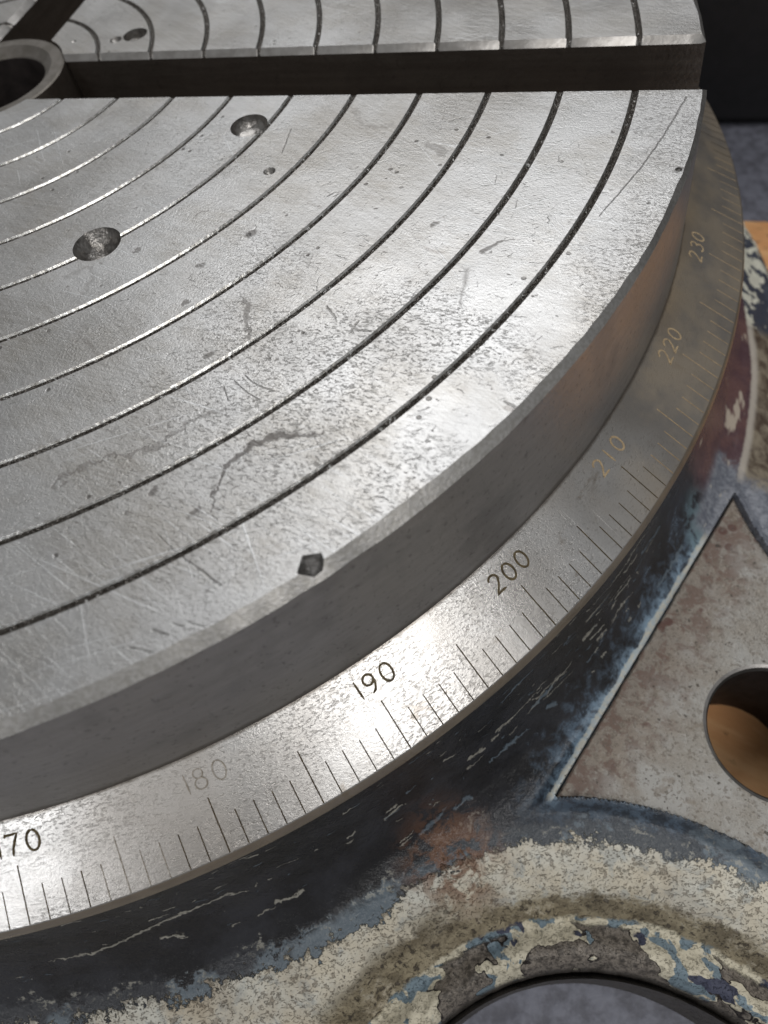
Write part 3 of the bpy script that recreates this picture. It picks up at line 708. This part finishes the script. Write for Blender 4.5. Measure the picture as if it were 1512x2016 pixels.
for i, r in enumerate(rows_r):
    for k in range(NA + 1):
        t = R(A0 + (A1 - A0) * k / NA); x, y = r * math.cos(t), r * math.sin(t)
        s_ = x * hx + y * hy
        if abs(-x * hy + y * hx) < .32:                       # snap rows onto the chord along the pad
            for target in (S0 - .002, S0 + .001):
                if abs(s_ - target) < .00142: f = target / s_; x *= f; y *= f; break
        e = edist(x, y)
        if -.0075 < e < .0016:                                  # snap to the outline
            for _ in range(3):
                h = 1e-4; gx = (edist(x + h, y) - edist(x - h, y)) / 2 / h; gy = (edist(x, y + h) - edist(x, y - h)) / 2 / h; g2 = gx * gx + gy * gy or 1
                x -= e * gx / g2; y -= e * gy / g2; e = edist(x, y)
            e = 0.0
        if e > -1e-3 and math.hypot(x - 1.205, y + .638) > .095: grid[i, k] = len(V); V.append((x, y, height(x, y)))
for i in range(len(rows_r) - 1):
    for k in range(NA):
        q4 = [grid.get(p) for p in ((i, k), (i + 1, k), (i + 1, k + 1), (i, k + 1))]
        if None in q4: 
            q3 = [v for v in q4 if v is not None]
            if len(q3) == 3: F.append(tuple(q3))
            continue
        F.append(tuple(q4))
# skirt down to the board
from collections import Counter
ec = Counter()
for f in F:
    for a, b in zip(f, f[1:] + f[:1]): ec[(min(a, b), max(a, b))] += 1
outer = set(); direc = {}
for f in F:
    for a, b in zip(f, f[1:] + f[:1]):
        if ec[(min(a, b), max(a, b))] == 1 and V[a][2] < -.3: outer.add((a, b))
low = {}
def lower(v, z, key, off=0.0):
    if (v, key) not in low:
        x, y = V[v][0], V[v][1]; h = 1e-4
        gx = (edist(x + h, y) - edist(x - h, y)) / 2 / h; gy = (edist(x, y + h) - edist(x, y - h)) / 2 / h; g = math.hypot(gx, gy) or 1
        low[(v, key)] = len(V); V.append((x - gx / g * off, y - gy / g * off, z + .004 * noise.noise(Vector((x * 40, y * 40, key)))))
    return low[(v, key)]
for a, b in outer:
    a0, b0 = lower(a, -.535, 0, .004), lower(b, -.535, 0, .004); a1, b1 = lower(a, -.585, 1, .012), lower(b, -.585, 1, .012); a2, b2 = lower(a, -.660, 2, .022), lower(b, -.660, 2, .022)
    F.append((b, a, a0, b0)); F.append((b0, a0, a1, b1)); F.append((b1, a1, a2, b2))
base = link('base_casting', V, F, M['cast'], table, None, 55)

# ---- machined pad with its bolt hole
def pad_outline():
    """chord, two scallop arcs and the outer end, in plan"""
    def meet(cc, sg):      # where the circle crosses the chord
        cs = cc[0] * hx + cc[1] * hy; ct_ = -cc[0] * hy + cc[1] * hx; dl = S0 + .001 - cs
        t_ = ct_ + sg * math.sqrt(PR * PR - dl * dl); return ((S0 + .001) * hx - t_ * hy, (S0 + .001) * hy + t_ * hx)
    def run(cc, p, sg, n=60):
        a0 = math.atan2(p[1] - cc[1], p[0] - cc[0]); out = []
        for k in range(n + 1):
            a = a0 + sg * R(70) * k / n; q_ = (cc[0] + PR * math.cos(a), cc[1] + PR * math.sin(a))
            if q_[0] * nx + q_[1] * ny < 1.56: out.append(q_)
        return out
    pl, ph = meet(PC1, 1), meet(PC2, -1); lo = run(PC1, pl, -1); hi = run(PC2, ph, 1)
    ch_ = [(ph[0] + (pl[0] - ph[0]) * k / 60, ph[1] + (pl[1] - ph[1]) * k / 60) for k in range(1, 60)]
    return lo + list(reversed(hi)) + ch_
out = pad_outline(); HC = (1.205, -.638); HR = .080
bm = bmesh.new(); ZP = -.4600
def loop(pts, z): return [bm.verts.new((x * K, y * K, z * K)) for x, y in pts]
def inset(pts, d):
    n_ = len(pts); o_ = []
    for i in range(n_):
        a, b = Vector(pts[i - 1]), Vector(pts[(i + 1) % n_]); t = (b - a).normalized(); o_.append((pts[i][0] - t.y * d, pts[i][1] + t.x * d))
    return o_
jag = [(x + .0012 * noise.noise(Vector((x * 60, y * 60, 1))), y + .0012 * noise.noise(Vector((x * 60, y * 60, 5)))) for x, y in out]
o_top = loop(inset(jag, .0022), ZP); o_mid = loop(jag, ZP - .0022); o_bot = loop(jag, -.60)
def circ(r, z, n=120): return loop([(HC[0] + r * math.cos(2 * math.pi * k / n), HC[1] + r * math.sin(2 * math.pi * k / n)) for k in range(n)], z)
h = [circ(HR + .007, ZP), circ(HR + .003, ZP - .0022), circ(HR, ZP - .008), circ(HR - .001, -.652)]
ed = []
for lp in (o_top, h[0]):
    for a, b in zip(lp, lp[1:] + lp[:1]): ed.append(bm.edges.new((a, b)))
bmesh.ops.triangle_fill(bm, use_beauty=True, use_dissolve=False, edges=ed)
for A, B in ((o_top, o_mid), (o_mid, o_bot), (h[0], h[1]), (h[1], h[2]), (h[2], h[3])):
    n_ = len(A)
    for k in range(n_): bm.faces.new((A[k], B[k], B[(k + 1) % n_], A[(k + 1) % n_]))
for f in bm.faces: f.normal_update()
bmesh.ops.recalc_face_normals(bm, faces=bm.faces)
top_f = [f for f in bm.faces if abs(f.calc_center_median().z / K - ZP) < 1e-4]
if top_f and top_f[0].normal.z < 0: bmesh.ops.reverse_faces(bm, faces=bm.faces)
me = bpy.data.meshes.new('machined_foot'); bm.to_mesh(me); bm.free(); me.materials.append(M['pad']); me.materials.append(M['bore']); me.materials.append(M['slotch'])
for p in me.polygons:
    c = p.center / K
    if abs(math.hypot(c.x - HC[0], c.y - HC[1]) - HR) < .002 and c.z < ZP - .02: p.material_index = 1
    elif math.hypot(c.x - HC[0], c.y - HC[1]) < HR + .0065 and c.z < ZP - .0005: p.material_index = 2
po = bpy.data.objects.new('machined_foot', me); COL.objects.link(po); po.parent = table; finish(me, 25)
po['label'] = 'flat machined iron foot with round bolt hole and rust spots'

# ================================================================== what it stands on
def box(name, x0, x1, y0, y1, z0, z1, mat, bev=.004, rotz=0, origin=(0, 0)):
    bm = bmesh.new(); bmesh.ops.create_cube(bm, size=1)
    for v in bm.verts: v.co = Vector(((x0 + (v.co.x + .5) * (x1 - x0)) * K, (y0 + (v.co.y + .5) * (y1 - y0)) * K, (z0 + (v.co.z + .5) * (z1 - z0)) * K))
    bmesh.ops.bevel(bm, geom=bm.edges, offset=bev * K, segments=3, affect='EDGES')
    me = bpy.data.meshes.new(name); bm.to_mesh(me); bm.free(); me.materials.append(mat)
    o = bpy.data.objects.new(name, me); COL.objects.link(o); finish(me, 40); return o
b = box('wooden_board', .95, 1.66, -.80, .60, -.73, -.652, M['board'], .006)
b['label'] = 'orange wooden board lying under the rotary table on the grey bench'; b['category'] = 'board'
g = box('bench_top', -6, 7, -6, 8, -.95, -.732, M['bench'], .01); g['kind'] = 'structure'
k = box('black_block', .3, 4.5, 1.09, 2.7, -.73, .6, M['black'], .03)  # plain black block filling the black area behind the table
k['label'] = 'matte black case, out of focus, standing on the bench behind the table'; k['category'] = 'case'
